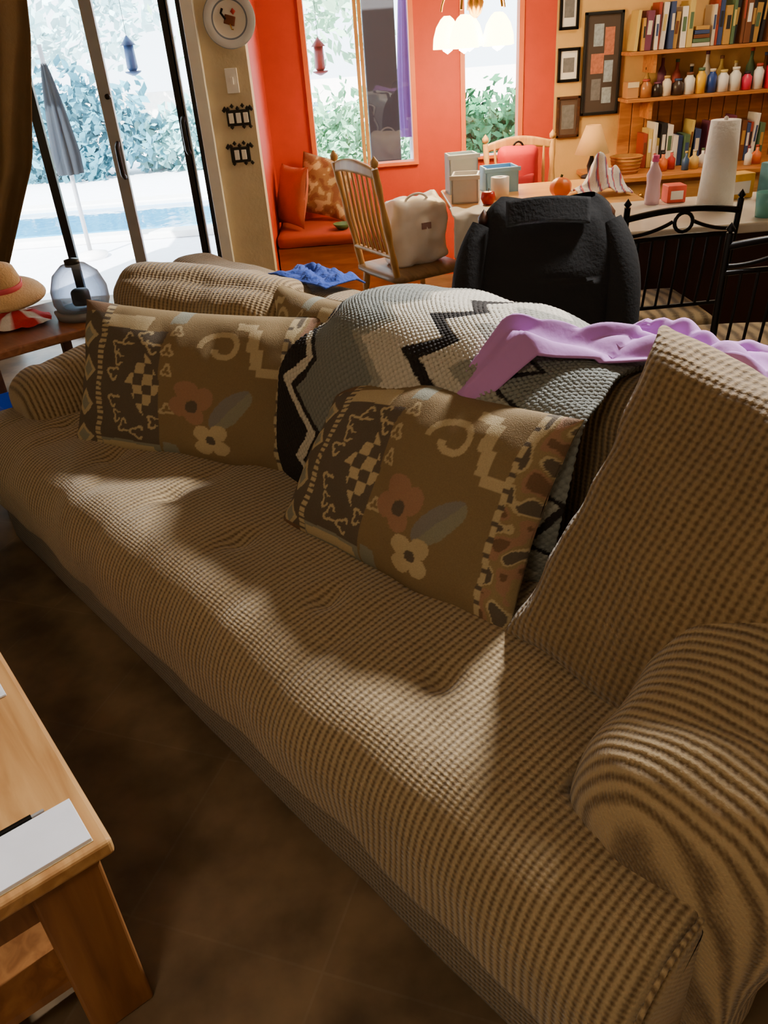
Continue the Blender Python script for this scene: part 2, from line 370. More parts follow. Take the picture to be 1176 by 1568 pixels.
# ---------------------------------------------------------------- dining table
dt=G('dining_table')
TX0,TX1,TY0,TY1,TZ=.44,1.34,3.82,4.58,.75
box('top',TX0,TX1,TY0,TY1,TZ-.035,TZ,wood('table_top',C(224,178,106),C(196,140,74),'X',.3),dt,.012)
box('apron',TX0+.08,TX1-.08,TY0+.07,TY0+.09,TZ-.12,TZ-.03,ltwood,dt); box('apron_s',TX0+.08,TX0+.1,TY0+.08,TY1-.08,TZ-.12,TZ-.03,ltwood,dt)
for x in(TX0+.1,TX1-.12):
    for y in(TY0+.1,TY1-.1):
        lathe('leg',[(.028,0),(.03,.05),(.02,.09),(.034,.2),(.04,.4),(.03,.5),(.045,.56),(.03,.6),(.045,.63),(.045,.72)],ltwood,dt,(x,y,0),seg=16)
blue=mat('blue_plastic',C(130,185,235),.4); 
def openbox(name,x,y,z,w,dp,h,m,rz=0):
    g=G(name,(x,y,z),rz); t=.008
    box('base',-w/2,w/2,-dp/2,dp/2,0,t,m,g); box('front',-w/2,w/2,-dp/2,-dp/2+t,0,h,m,g); box('back',-w/2,w/2,dp/2-t,dp/2,0,h,m,g)
    box('left',-w/2,-w/2+t,-dp/2,dp/2,0,h,m,g); box('right',w/2-t,w/2,-dp/2,dp/2,0,h,m,g); box('rim',-w/2-.01,w/2+.01,-dp/2-.01,-dp/2,h-.02,h,m,g,.003)
    return g
openbox('blue_storage_bin',.73,4.42,TZ,.17,.14,.12,blue,.1)
openbox('white_storage_box',.53,4.2,TZ,.13,.14,.13,whitep,-.2)
openbox('white_storage_box',.54,4.46,TZ,.15,.12,.19,mat('pale_blue',C(220,236,252),.5),.1)
lathe('tissue_roll',[(.0,0),(.045,0),(.045,.1),(.015,.1),(.015,.02)],whitep,None,(.70,4.2,TZ))
ra=G('red_apple',(.62,4.06,TZ)); lathe('body',[(0,0),(.025,.004),(.036,.03),(.03,.058),(.008,.062),(0,.055)],mat('apple_red',C(190,30,25),.3),ra); tube('stem',[(0,0,.055),(.004,0,.075)],.002,dkwood,ra)
def cl(u,v):
    x=.42+.2*u+.09*v*(v>.5)*u
    y=TY0+.14*(1-v*2) if v<.5 else TY0-.02-.02*(1+math.sin(u*9+v*3))
    z=TZ+.012+.006*math.sin(u*12+v*9) if v<.5 else TZ+.010-(v-.5)*.46*(1-.35*abs(u-.6))
    return (x,y,z)
gridmesh('white_cloth',cl,30,30,mat('white_cotton',C(244,242,240),.9),thick=.006)
def pump(name,loc,r):
    vs=[];fs=[];nu,nv=32,14
    for i in range(nv+1):
        ph=PI*i/nv
        for j in range(nu):
            a=2*PI*j/nu; k=1-.08*abs(math.sin(a*4)); vs.append((r*math.sin(ph)*math.cos(a)*k,r*math.sin(ph)*math.sin(a)*k,r*.85-r*.85*math.cos(ph)))
    for i in range(nv):
        for j in range(nu): fs.append((i*nu+j,i*nu+(j+1)%nu,(i+1)*nu+(j+1)%nu,(i+1)*nu+j))
    g=G(name,loc); mesh('body',vs,fs,mat('pumpkin_orange',C(235,120,40),.4),g); tube('stem',[(0,0,r*1.6),(.005,0,r*1.9)],.006,mat('stem_green',C(80,90,40),.8),g)
pump('small_pumpkin',(.98,4.1,TZ),.055)
def tow(u,v):
    x=-.13+.26*u; y=-.09+.18*v
    z=.15*math.exp(-((u-.5)**2*1.2+(v-.5)**2)*7)*(1+.3*math.sin(u*15+v*4)+.3*noise.noise(Vector((u*6,v*6,0))))
    return (x,y,z+.004)
def towc(u,v):
    s=(u*7+.3*math.sin(v*6))%1
    return C(235,235,240) if s<.72 else (C(90,110,180) if s<.84 else C(200,90,100))
gridmesh('striped_towel',tow,60,40,attrmat('towel'),None,(1.18,4.1,TZ+.004),col=towc,thick=.006)
# ---------------------------------------------------------------- chandelier
ch=G('chandelier',(.68,4.9,-.05))
lathe('column',[(.008,1.58),(.03,1.6),(.045,1.65),(.02,1.70),(.035,1.76),(.012,1.83),(.01,2.2),(.01,2.60),(.06,2.63),(.06,2.65)],brass,ch)
shm=mat('frosted_glass_shade',C(255,235,190),.5,emis=24,ecol=C(255,214,140))
bm_=mat('bulb',C(255,240,200),.3,emis=90,ecol=C(255,228,170))
for i in range(5):
    a=2*PI*i/5+.4; c,s=math.cos(a),math.sin(a)
    tube('arm',[(0,0,1.68),(c*.06,s*.06,1.70),(c*.13,s*.13,1.72),(c*.17,s*.17,1.68),(c*.18,s*.18,1.62)],.006,brass,ch,kind='NURBS')
    lathe('shade',[(.016,1.63),(.034,1.615),(.058,1.58),(.074,1.53),(.078,1.48),(.066,1.5),(.05,1.56),(.012,1.62)],shm,ch,(c*.15,s*.15,-.03),seg=20)
    lathe('bulb',[(0,-.035),(.026,-.018),(.03,.005),(.014,.035),(0,.04)],bm_,ch,(c*.15,s*.15,1.46),seg=14)
l=bpy.data.lights.new('chandelier_glow','POINT'); l.energy=30; l.color=(1,.74,.42); l.shadow_soft_size=.15
lo=bpy.data.objects.new('glow',l); lo.location=(0,0,1.32); link(lo,ch)
# ---------------------------------------------------------------- pictures on the wall
def frame(name,x,z,w,h,fm,inner,pic):
    g=G(name,(x,YB,z)); b=.018
    box('rail_t',-w/2,w/2,-.025,0,h/2-b,h/2,fm,g,.003); box('rail_b',-w/2,w/2,-.025,0,-h/2,-h/2+b,fm,g,.003)
    box('rail_l',-w/2,-w/2+b,-.025,0,-h/2,h/2,fm,g,.003); box('rail_r',w/2-b,w/2,-.025,0,-h/2,h/2,fm,g,.003)
    box('mat_board',-w/2+b,w/2-b,-.012,-.002,-h/2+b,h/2-b,inner,g)
    for k,(a,bb,c,dd,pm) in enumerate(pic): box('photo_%d'%k,a,bb,-.014,-.011,c,dd,pm,g)
ph1=mat('photo_grey',C(110,110,115),.5,var=.6,scale=40); ph2=mat('photo_blue',C(150,165,180),.5,var=.7,scale=50); ph3=mat('photo_red',C(180,110,86),.5,var=.7,scale=50)
frame('picture_frame',1.365,1.56,.12,.25,black,whitep,[(-.03,.03,-.06,.06,ph1)])
frame('picture_frame',1.375,1.245,.14,.19,black,whitep,[(-.035,.035,-.04,.04,ph1)])
frame('picture_frame',1.385,.95,.15,.24,dkwood,mat('dark_photo',C(90,70,60),.5,var=.4),[(-.04,.04,-.07,.07,ph1)])
frame('collage_frame',1.585,1.235,.24,.57,mat('black_frame',C(10,9,9),.5),mat('grey_mat',C(70,58,52),.6),[(-.06,.0,.1,.22,ph2),(.01,.07,.05,.2,ph3),(-.07,.01,-.05,.06,ph3),(.015,.07,-.1,.02,ph2),(-.06,.0,-.2,-.08,ph1),(.01,.07,-.22,-.13,ph2)])
# ---------------------------------------------------------------- hutch, shelves
hu=G('wall_shelf_unit')
for z in(1.295,1.04): box('shelf',1.7,3.1,5.48,5.7,z-.02,z+.0,shelfw,hu,.003)
for z in(1.295,1.04):
    for x in(1.85,2.7): box('bracket',x,x+.02,5.5,5.7,z-.12,z-.02,shelfw,hu)
for i in range(16): box('slat',1.72+i*.085,1.72+i*.085+.08,5.685,5.7,.62,1.02,shelfw,hu,.004)
cols=[C(160,62,44),C(52,70,118),C(214,204,184),C(34,34,38),C(180,140,72),C(80,108,80),C(226,221,216),C(110,54,82),C(110,64,36),C(205,180,100)]
bmats=[mat('book_%d'%i,c,.6) for i,c in enumerate(cols)]
def books(name,x0,x1,y,z,hmin,hmax,seed):
    random.seed(seed); g=G(name); x=x0
    while x<x1:
        t=random.uniform(.014,.04); h=random.uniform(hmin,hmax); dp=random.uniform(.13,.17)
        bmm=random.choice(bmats); 
        lean=random.choice([0,0,0,.06])
        box('cover',x,x+t,y-dp,y,z,z+h,bmm,g,.002,rot=(0,lean,0)); box('title',x+t*.2,x+t*.8,y-dp-.002,y-dp,z+h*.4,z+h*.75,random.choice(bmats),g,rot=(0,lean,0))
        x+=t+.003+(.012 if lean else 0)
books('books',1.74,2.06,5.68,1.297,.17,.25,3); books('books',2.2,2.9,5.68,1.297,.2,.33,4)
st=G('book_stack')
for i in range(5): box('book_%d'%i,2.08+.004*i,2.19-.003*i,5.52,5.66,1.297+i*.022,1.297+i*.022+.02,bmats[(i*3+2)%10],st,.002)
jarspec=[(1.83,.035,.10,C(170,110,60)),(1.9,.03,.08,C(40,30,28)),(1.96,.028,.11,C(225,215,200)),(2.03,.035,.09,C(60,45,40)),(2.10,.033,.12,C(235,235,230)),(2.17,.03,.14,C(240,190,30)),(2.24,.028,.13,C(40,70,150)),(2.31,.034,.12,C(235,235,240)),(2.385,.034,.13,C(230,230,225)),(2.46,.03,.1,C(220,40,90)),(2.53,.03,.14,C(235,235,235)),(2.62,.045,.17,C(220,30,70)),(2.72,.03,.12,C(190,120,60))]
for i,(x,r,h,c) in enumerate(jarspec):
    g=G('jar',(x,5.54,1.042)); mm=mat('jar_%d'%i,c,.3)
    lathe('body',[(0,0),(r,.0),(r,h*.7),(r*.6,h*.82),(r*.6,h*.9)],mm,g,seg=16); lathe('lid',[(r*.65,h*.88),(r*.68,h),(0,h)],bmats[(i*7)%10],g,seg=16)
for i in range(9):
    x=1.86+i*.093; h=.15+.03*((i*5)%3)
    g=G('tall_bottle',(x,5.63,1.042)); lathe('body',[(0,0),(.026,0),(.026,h*.6),(.01,h*.78),(.01,h)],bmats[(i*3+4)%10],g,seg=14); lathe('stopper',[(.013,h*.98),(.013,h*1.07),(0,h*1.07)],bmats[(i+3)%10],g,seg=10)
g=G('cardboard_box',(1.745,5.57,1.042)); cb=mat('cardboard',C(180,130,80),.8); box('body',-.035,.035,-.05,.05,0,.09,cb,g,.002); box('flap',-.035,.035,-.053,-.05,.06,.09,creamcloth,g)
dk=G('desk'); box('top',1.46,3.1,5.22,5.69,.6,.63,shelfw,dk,.006); box('case',1.5,3.05,5.26,5.69,.0,.6,shelfw,dk)
for i in range(3):
    box('drawer',1.53+i*.5,2.0+i*.5,5.245,5.26,.45,.58,pine,dk,.004); lathe('knob',[(0,-.015),(.015,-.006),(.012,.0),(0,.006)],brass,dk,(1.76+i*.5,5.235,.515),rot=(PI/2,0,0),seg=12)
books('books',1.84,2.2,5.66,.632,.16,.27,9)
books('magazine_row',2.25,2.6,5.66,.632,.2,.28,11)
bs_=[C(240,240,240),C(230,120,60),C(200,60,60),C(60,90,140),C(230,200,120),C(245,245,245),C(60,60,70),C(235,150,60),C(120,160,90)]
for i in range(11):
    x=1.86+i*.066; y=5.34+.035*((i*7)%3); r=.022+.004*((i*5)%3); h=.10+.035*((i*4)%4); c=bs_[i%9]
    g=G('bottle',(x,y,.632)); lathe('body',[(0,0),(r,0),(r,h*.6),(r*.35,h*.75),(r*.35,h)],mat('bottle_%d'%i,c,.3),g,seg=16); lathe('cap',[(r*.4,h*.97),(r*.4,h*1.08),(0,h*1.08)],bmats[(i*3)%10],g,seg=12)
tl=G('table_lamp',(1.46,5.33,.63)); 
lathe('base',[(.06,0),(.06,.012),(.02,.025),(.028,.07),(.012,.12),(.01,.16)],darkfr,tl); lathe('shade',[(.105,.14),(.045,.30),(.043,.30),(.10,.14)],mat('lamp_shade',C(204,156,96),.8,emis=.4,ecol=C(240,180,100)),tl)
bk=G('wicker_basket',(1.70,5.4,.632)); lathe('body',[(0,0),(.07,0),(.085,.06),(.09,.1),(.082,.1),(.065,.01),(0,.01)],wood('wicker',C(210,156,76),C(160,106,46),'X'),bk,sx=1.1)
for i in range(5): tube('weave_%d'%i,[(1.1*(.073+i*.004)*math.cos(a*PI/12),(.073+i*.004)*math.sin(a*PI/12),.015+i*.02) for a in range(24)],.005,shelfw,bk,cyclic=True)
# ---------------------------------------------------------------- counter island
ci=G('kitchen_counter'); box('top',1.0,3.0,3.12,3.7,.745,.785,mat('white_laminate',C(222,218,210),.25),ci,.01)
box('cabinet',1.12,2.95,3.42,3.65,0,.745,mat('dark_cabinet',C(48,22,18),.5),ci,.005); box('toe_panel',1.1,2.97,3.40,3.42,.1,.7,mat('dark_panel',C(58,26,22),.5),ci,.004)
pt=G('paper_towel_roll',(1.46,3.42,.786)); lathe('roll',[(.02,.015),(.072,.015),(.056,.33),(.02,.33)],mat('paper_white',C(242,242,242),.9,bump=.2),pt); lathe('stand',[(.075,0),(.075,.012),(.008,.016),(.008,.34),(0,.345)],whitep,pt)
tea=mat('teal_glass',C(110,190,190),.15)
lathe('teal_cup',[(0,0),(.035,0),(.042,.09),(.038,.09),(.032,.008),(0,.008)],tea,None,(1.57,3.2,.786))
pb=G('pink_drink_bottle',(1.26,3.6,.786)); lathe('body',[(0,0),(.03,0),(.033,.03),(.028,.08),(.032,.12),(.012,.16),(.012,.175)],mat('pink_liquid',C(225,190,210),.15),pb); lathe('cap',[(.014,.17),(.014,.195),(0,.195)],mat('pink_cap',C(220,80,150),.4),pb)
for i,(x,y,w,h,c) in enumerate([(1.36,3.62,.08,.07,C(220,80,60)),(1.62,3.6,.12,.1,C(230,170,60)),(1.76,3.55,.1,.14,C(90,150,170)),(1.90,3.5,.1,.09,C(200,60,60)),(1.70,3.32,.14,.02,C(235,235,235))]):
    g=G('food_box',(x,y,.786),.2*i); box('carton',-w/2,w/2,-.04,.04,0,h,mat('carton_%d'%i,c,.6,var=.4,scale=25),g,.004); box('carton_label',-w/3,w/3,-.0415,-.04,h*.2,h*.7,whitep,g)
fc=G('curved_wire_stand',(1.84,3.4,.786)); lathe('foot',[(.04,0),(.04,.01),(0,.012)],alu,fc); tube('arm',[(0,0,.01),(0,0,.18),(-.03,0,.26),(-.1,0,.27),(-.15,0,.2)],.006,alu,fc,kind='NURBS')
# ---------------------------------------------------------------- metal chairs
stripe_seat=fabric('striped_seat',C(205,190,155),C(120,110,95),(1,0,0),(0,1,0),p1=.05,p2=.01,w2=.1,bump=.1)
def metal_chair(loc,rz):
    g=G('metal_chair',loc,rz); r=.011
    for s in(-1,1):
        tube('back_leg',[(s*.2,-.22,0),(s*.19,-.2,.45),(s*.2,-.23,.7),(s*.2,-.25,.93)],r,black,g,kind='NURBS'); lathe('finial',[(0,-.015),(.014,0),(0,.02)],black,g,(s*.2,-.25,.94),seg=10)
        tube('front_leg',[(s*.2,.2,0),(s*.19,.19,.45)],r,black,g); tube('side_rail',[(s*.19,-.2,.44),(s*.19,.19,.44)],r*.8,black,g)
        tube('curl',[(s*.19,-.24,.83),(s*.12,-.25,.83),(s*.05,-.25,.86),(s*.035,-.25,.87)],r*.6,black,g,kind='NURBS')
    tube('top_rail',[(-.2,-.25,.89),(-.1,-.262,.91),(0,-.266,.915),(.1,-.262,.91),(.2,-.25,.89)],r,black,g,kind='NURBS')
    tube('mid_rail',[(-.2,-.245,.81),(0,-.26,.83),(.2,-.245,.81)],r*.8,black,g,kind='NURBS')
    tube('ring',[(.032*math.cos(a*PI/8),-.26,.868+.032*math.sin(a*PI/8)) for a in range(16)],r*.6,black,g,cyclic=True)
    tube('low_rail',[(-.19,-.215,.56),(.19,-.215,.56)],r*.7,black,g); tube('front_rail',[(-.19,.19,.44),(.19,.19,.44)],r*.8,black,g); tube('rear_rail',[(-.19,-.2,.44),(.19,-.2,.44)],r*.8,black,g)
    for i in range(7):
        x=-.15+.05*i; tube('bar',[(x,-.215,.56),(x,-.24,.7),(x,-.252,.82)],.005,black,g)
    soft_box('seat_cushion',(.4,.4,.06),.028,stripe_seat,n=(14,14,4),loc=(0,0,.475),parent=g,puff=(.01,.01,.015),amp=.002)
metal_chair((1.10,3.10,0),.05); metal_chair((1.30,2.61,0),-.1)
# ---------------------------------------------------------------- chair with jacket
JL=(.64,2.98,0)
g=wood_chair('jacket_chair',JL,math.radians(-8),dkwood,dkwood,H=.96)
def jk(u,v):
    z=1.02-.84*v
    wv=.175+.07*min(1,v*3)**.7+.05*v
    th=.05+.04*min(1,v*4)+.015*math.sin(v*5)
    if v<.05: k=max(.02,(v/.05))**.5; wv*=.85+.15*k; th*=k
    a=2*PI*u; c=math.copysign(abs(math.cos(a))**.65,math.cos(a)); s=math.copysign(abs(math.sin(a))**.75,math.sin(a))
    f=1+.07*math.sin(a*7+v*4)*v**.7+.05*noise.noise(Vector((math.cos(a)*2.5,math.sin(a)*2.5,v*7)))
    zz=z+.018*math.sin(a*2+1)*(v<.3)-.02*math.cos(a)**2*(1-min(1,v*4))
    return (wv*c*f+.014*math.sin(v*9),th*s*f-.29+.02*v,zz)
jo=gridmesh('jacket',jk,96,56,blackcloth,g)
for sx in(-1,1):
    tube('sleeve',[(sx*.2,-.30,.93),(sx*.245,-.33,.84),(sx*.262,-.35,.68),(sx*.258,-.36,.5),(sx*.27,-.34,.34)],.052,blackcloth,g,kind='NURBS',radii=[.8,1.15,1.1,1,.8],res=6)
def collar(u,v):
    x=-.13+.26*u; return (x,-.345-.012*math.sin(PI*u)-.02*v,1.015-.075*v+.012*math.sin(PI*u))
gridmesh('collar',collar,20,8,blackcloth,g,thick=.018)
# ================================================================ SOFA (local x=-s, y=depth)
SA=math.atan2(-.768,.64)
sofa=G('sofa',(0,0,0),SA)
XN,XF=-.22,-2.82
soft_box('base',(XN-XF-.04,.98,.27),.03,fab_base,n=(60,16,8),loc=((XN+XF)/2,1.055,.135),parent=sofa,amp=.004)
def rr(d0,d1,z0,z1,rf,rb,rfb):
    P=[]
    def arc(cx,cz,r,a0,a1,n):
        for i in range(n): a=a0+(a1-a0)*i/n; P.append((cx+r*math.cos(a),cz+r*math.sin(a)))
    def lin(a,b,n):
        for i in range(n): t=i/n; P.append((a[0]+(b[0]-a[0])*t,a[1]+(b[1]-a[1])*t))
    lin((d1-rb,z1),(d0+rf,z1),44); arc(d0+rf,z1-rf,rf,PI/2,PI,14); lin((d0,z1-rf),(d0,z0+rfb),6); arc(d0+rfb,z0+rfb,rfb,PI,1.5*PI,6)
    lin((d0+rfb,z0),(d1-rb,z0),10); arc(d1-rb,z0+rb,rb,-PI/2,0,5); lin((d1,z0+rb),(d1,z1-rb),3); arc(d1-rb,z1-rb,rb,0,PI/2,6)
    return P
def build_seat():
    ds=.0125; n=int((XN-XF)/ds)
    st=[XN-(XN-XF)*i/n for i in range(n+1)]
    vs=[];fs=[]
    tuf=[(-.44-.34*k,.76) for k in range(7)]
    ein,eout=-.50,-2.54
    def db(x):
        def sm(t): t=max(0,min(1,t)); return t*t*(3-2*t)
        a=sm((ein+.02-x)/.03) if x>-1.5 else sm((x-(eout-.02))/.03)
        return .735+(1.32-.735)*a
    for i,x in enumerate(st):
        e=min(XN-x,x-XF); k=min(1,e/.035); ins=.035*(1-math.sqrt(max(0,1-(1-k)**2)))
        P=rr(.515+ins,db(x)-ins*.5,.20+ins,.475-ins,.135,.045,.07)
        for (dd,z) in P:
            if z>.3:
                cr=.02*math.sin(PI*max(0,min(1,(dd-.53)/.75)))
                z+=cr
                for tx,td in tuf:
                    r2=(x-tx)**2+(dd-td)**2
                    if r2<.04: z-=.02*math.exp(-r2/.0012)+.007*math.exp(-((x-tx)**2)/.0006-((dd-td)**2)/.02)
            z-=.005*max(0,math.sin(x*18.5+dd*2+noise.noise(Vector((x*2,dd*3,0)))*3))**6
            nv=noise.noise_vector(Vector((x*3.5,dd*4,z*4)))*.012+noise.noise_vector(Vector((x*9,dd*7,z*7)))*.007
            if e<.002: nv*=0.3
            vs.append((x+nv.x,dd+nv.y,z+nv.z))
    m_=len(P)
    for i in range(n):
        for j in range(m_):
            k=(j+1)%m_; fs.append((i*m_+j,i*m_+k,(i+1)*m_+k,(i+1)*m_+j))
    fs.append(tuple(reversed(range(m_)))); fs.append(tuple(n*m_+j for j in range(m_)))
    mesh('seat_cushion',vs,fs,fab_x,sofa)
    P=rr(.525,.73,.21,.468,.125,.04,.06)
    tube('piping_near',[(XN-.006,a,b+.004) for a,b in P],.004,fab_arm,sofa,cyclic=True)
build_seat()
def arm(name,xc,r,front,back,rise):
    n=70; m_=64; vs=[];fs=[]
    W=.14
    for i in range(n+1):
        t=(i/n)**1.3; y=front+(back-front)*t
        e=(y-front); k=min(1,e/.10); sh=math.sqrt(max(0,1-(1-k)**2))
        sc=.50+.50*sh
        q=max(0,min(1,(y-front)/.5)); q=q*q*(3-2*q); zc=.455+rise*q
        for j in range(m_):
            a=2*PI*j/m_
            ca,sa=math.cos(a),math.sin(a)
            if sa>=0:
                x=math.copysign(abs(ca)**.85,ca)*r*sc; z=zc+r*sa*sc
            else:
                b=min(1,abs(sa)/.45); b=b*b*(3-2*b)
                wd_=r*sc*(1-b)+W*(.82+.18*sh)*b
                x=math.copysign(abs(ca)**.45,ca)*wd_
                z=zc-(abs(sa)**.9)*(zc-.03)
            p=Vector((xc+x,y,z)); nv=noise.noise_vector(p*5+Vector((xc*9,0,0)))*.014+noise.noise_vector(p*11)*.007
            if sa>0: nv.z-=.012*math.exp(-((y-front-.14-.25*ca*.3)/.02)**2)*max(0,ca+.6)
            vs.append(p+nv)
    for i in range(n):
        for j in range(m_):
            k=(j+1)%m_; fs.append((i*m_+j,(i+1)*m_+j,(i+1)*m_+k,i*m_+k))
    # front cap: concentric rings so that it shades evenly
    c0=Vector((xc,front-.012,.33)); prev=list(range(m_))
    for kk in (.75,.5,.25):
        b0=len(vs)
        for j in range(m_):
            v=vs[j]; p=c0.lerp(Vector(v),kk); p.y=front-.012*(1-kk*kk); vs.append(p)
        for j in range(m_):
            k=(j+1)%m_; fs.append((prev[j],prev[k],b0+k,b0+j))
        prev=[b0+j for j in range(m_)]
    vs.append(c0); ci_=len(vs)-1
    for j in range(m_): fs.append((prev[j],prev[(j+1)%m_],ci_))
    fs.append(tuple(reversed([n*m_+j for j in range(m_)])))
    mesh(name,vs,fs,fab_arm,sofa)
arm('arm_near',-.30,.19,.675,1.5,.16); arm('arm_far',-2.69,.16,.70,1.5,.05)
soft_box('back_frame',(XN-XF-.06,.26,.60),.10,fab_h,n=(80,12,20),loc=((XN+XF)/2,1.43,.55),rot=(-.05,0,0),parent=sofa,amp=.01)
soft_box('back_cushion_far',(.70,.24,.48),.09,fab_h,puff=(.0,.03,.02),n=(48,16,32),loc=(-2.20,1.19,.665),rot=(-.22,0.03,math.radians(22)),parent=sofa,amp=.018,seed=1)
soft_box('back_cushion_mid',(.62,.20,.42),.09,fab_c,puff=(0,.02,.01),n=(36,14,28),loc=(-1.26,1.22,.65),rot=(-.2,0,0),parent=sofa,amp=.008,seed=2)
soft_box('back_cushion_near',(.64,.2,.61),.07,fab_c,puff=(.0,.06,.0),n=(56,18,52),loc=(-.42,1.125,.68),rot=(-.52,.12,math.radians(-4)),parent=sofa,amp=.018,seed=5,ear=.15)
SM=Matrix.Rotation(SA,4,'Z')
def place(o,loc,rot):
    o.matrix_world=SM@Matrix.Translation(loc)@Euler(rot).to_matrix().to_4x4(); return o
def tap(u,v):
    ground=C(124,104,72); cream_=C(176,158,122); taupe=C(88,78,66); coral=C(148,112,88); sage=C(128,128,114); rust=C(108,82,60)
    c=ground
    w=noise.noise(Vector((u*9,v*9,1)))*.012; u2=.02+.96*u+w; v2=v+w
    if u2<.15:
        k=(v2*4.5)%1; q=abs(k-.5)+abs((u2-.08)/.14)
        c=sage if q<.24 else (cream_ if q<.40 else taupe)
        if v2>.93 or v2<.06: c=rust
    elif u2<.18: c=cream_ if (v2*30)%1<.6 else taupe
    elif u2<.44 and .12<v2<.84:
        c=taupe
        du,dv=(u2-.375)/.62,(v2-.5)
        q=abs(du)*1.6+abs(dv)
        if q<.2: c=cream_ if (int((du+1)*16)+int((dv+1)*16))%2==0 else taupe
        for (a,b) in((.25,.72),(.30,.77),(.235,.55),(.245,.38),(.3,.22),(.36,.19),(.37,.8),(.27,.64),(.265,.28),(.41,.73),(.42,.27)):
            dx,dy=(u2-a)*1.5,v2-b; r=math.hypot(dx,dy)+.010*math.sin(math.atan2(dy,dx)*3+a*40)
            if .024<r<.041 and not(dx>0.01 and abs(dy)<.018): c=cream_
    elif u2<.44 and v2>=.84:
        c=cream_ if (u2<.37 and v2<.93) else ground
    elif u2<.44: c=cream_ if (.185<u2<.42 and .04<v2<.1) else sage
    else:
        for (a,b) in((.465,.72),(.475,.6),(.47,.36),(.48,.84)):
            dx,dy=(u2-a)*1.5,v2-b; r=math.hypot(dx,dy)+.010*math.sin(math.atan2(dy,dx)*3)
            if .018<r<.036: c=cream_
        if .42<u2<.5 and v2>.90: c=sage
        if .45<u2<.51 and v2<.14: c=sage
        def pet(cx,cy,R,rr1,n_,ph):
            return any(math.hypot((u2-cx)*1.5-R*math.cos(k*2*PI/n_+ph),v2-cy-R*math.sin(k*2*PI/n_+ph))<rr1 for k in range(n_))
        if pet(.565,.42,.075,.062,4,.4): c=coral
        if math.hypot((u2-.575)*1.5,v2-.40)<.035: c=taupe
        x,y=(u2-.715),(v2-.40); xr=x*math.cos(.9)*1.5+y*math.sin(.9); yr=-x*math.sin(.9)*1.5+y*math.cos(.9)
        if (xr/.16)**2+(yr/.065)**2<1: c=C(120,116,110) if yr>0 else C(130,128,110)
        if pet(.645,.2,.065,.05,4,.9): c=cream_
        if math.hypot((u2-.645)*1.5,v2-.2)<.03: c=taupe
        r=math.hypot((u2-.665)*1.5,v2-.76); a=math.atan2(v2-.76,(u2-.665)*1.5)
        rr_=.03+.013*((a+PI)%(2*PI)); 
        if abs(r-rr_)<.017: c=cream_
        for (a0,a1,b0,b1) in((.755,.80,.76,.90),(.775,.815,.66,.78),(.80,.885,.62,.67),(.70,.78,.88,.93)):
            if a0<u2<a1 and b0<v2<b1: c=cream_
        if .873<u2<.893: c=cream_ if (v2*14)%1<.72 else taupe
        if u2>=.893:
            n_=noise.noise(Vector((u*16,v*11,5)))
            c=rust if n_>.25 else (coral if n_>.08 else (C(138,118,82) if n_>-.12 else (cream_ if n_>-.22 else taupe)))
    return c
tm=attrmat('tapestry_weave',bs=420)
p1=pillow('throw_pillow',.71,.46,.18,tm,tap,(0,0,0),(0,0,0),seed=1,skew=.10,skx=.07)
place(p1,(-1.13,1.02,.66),(-.50,.0,math.radians(3)))
p2=pillow('throw_pillow',.86,.46,.18,tm,tap,(0,0,0),(0,0,0),seed=4,skx=.03)
place(p2,(-2.02,.99,.655),(-.40,.0,math.radians(24)))
def tap2(u,v): return tap(1-u,v)
p3=pillow('throw_pillow',.48,.42,.14,tm,tap2,(0,0,0),(0,0,0),seed=8,nu=120,nv=90)
place(p3,(-1.76,1.24,.705),(-.3,.0,math.radians(2)))
def atop(x):
    u=(x+1.69)/.87; c=(u-.42)/.58
    return .955-.075*abs(c)**2.4
def afg(u,v):
    c=(u-.42)/.58
    lf=(1-u)**3*.10*min(1,max(0,(v-.25)/.15))
    x=-1.69+.87*u+lf
    top=.955-.075*abs(c)**2.4; fr=1.03+.10*abs(c)**4
    path=[(fr+.0,.46),(fr-.01,.55),(fr+.01,.68),(fr+.05,.82),(fr+.12,top-.03),(fr+.2,top),(fr+.32,top-.01),(1.50,top-.04),(1.59,.84),(1.605,.7),(1.61,.5)]
    t=v*(len(path)-1); i=min(int(t),len(path)-2); f=t-i
    def P(k): k=max(0,min(len(path)-1,k)); return path[k]
    r=[]
    for a in range(2):
        p0,p1_,p2_,p3_=P(i-1)[a],P(i)[a],P(i+1)[a],P(i+2)[a]
        r.append(.5*((2*p1_)+(-p0+p2_)*f+(2*p0-5*p1_+4*p2_-p3_)*f*f+(-p0+3*p1_-3*p2_+p3_)*f**3))
    n_=noise.noise(Vector((x*5,v*4,2)))*.018+.006*math.sin(x*30+v*5)
    n_+=.0022*math.sin(u*330)*math.sin(v*500)
    return (x+.02*math.sin(v*7),r[0]-n_*.4,r[1]+n_)
def afc(u,v):
    L=v*1.35; W=u*.95
    tri=abs(((L*6.0)%1)-.5)*2
    c=W-.55*max(0,.5-L)*.9+ .10*tri -.02
    g1=C(120,124,120); wh=C(196,190,176); bl=C(24,19,19); g2=C(148,148,138)
    if c<.03: k=bl
    elif c<.07: k=wh
    elif c<.10: k=bl
    elif c<.34: k=g1
    elif c<.38: k=g2
    elif c<.54: k=wh
    elif c<.60: k=bl
    elif c<.70: k=wh
    elif c<.80: k=g2
    elif c<.82: k=bl
    else: k=g1
    hole=(.78+.22*math.sin(u*330)*math.sin(v*500))
    return (k[0]*hole,k[1]*hole,k[2]*hole,1)
af=gridmesh('afghan_blanket',afg,320,440,attrmat('crochet_yarn',bump=.8,bs=180),None,col=afc,thick=.012)
place(af,(0,0,0),(0,0,0))
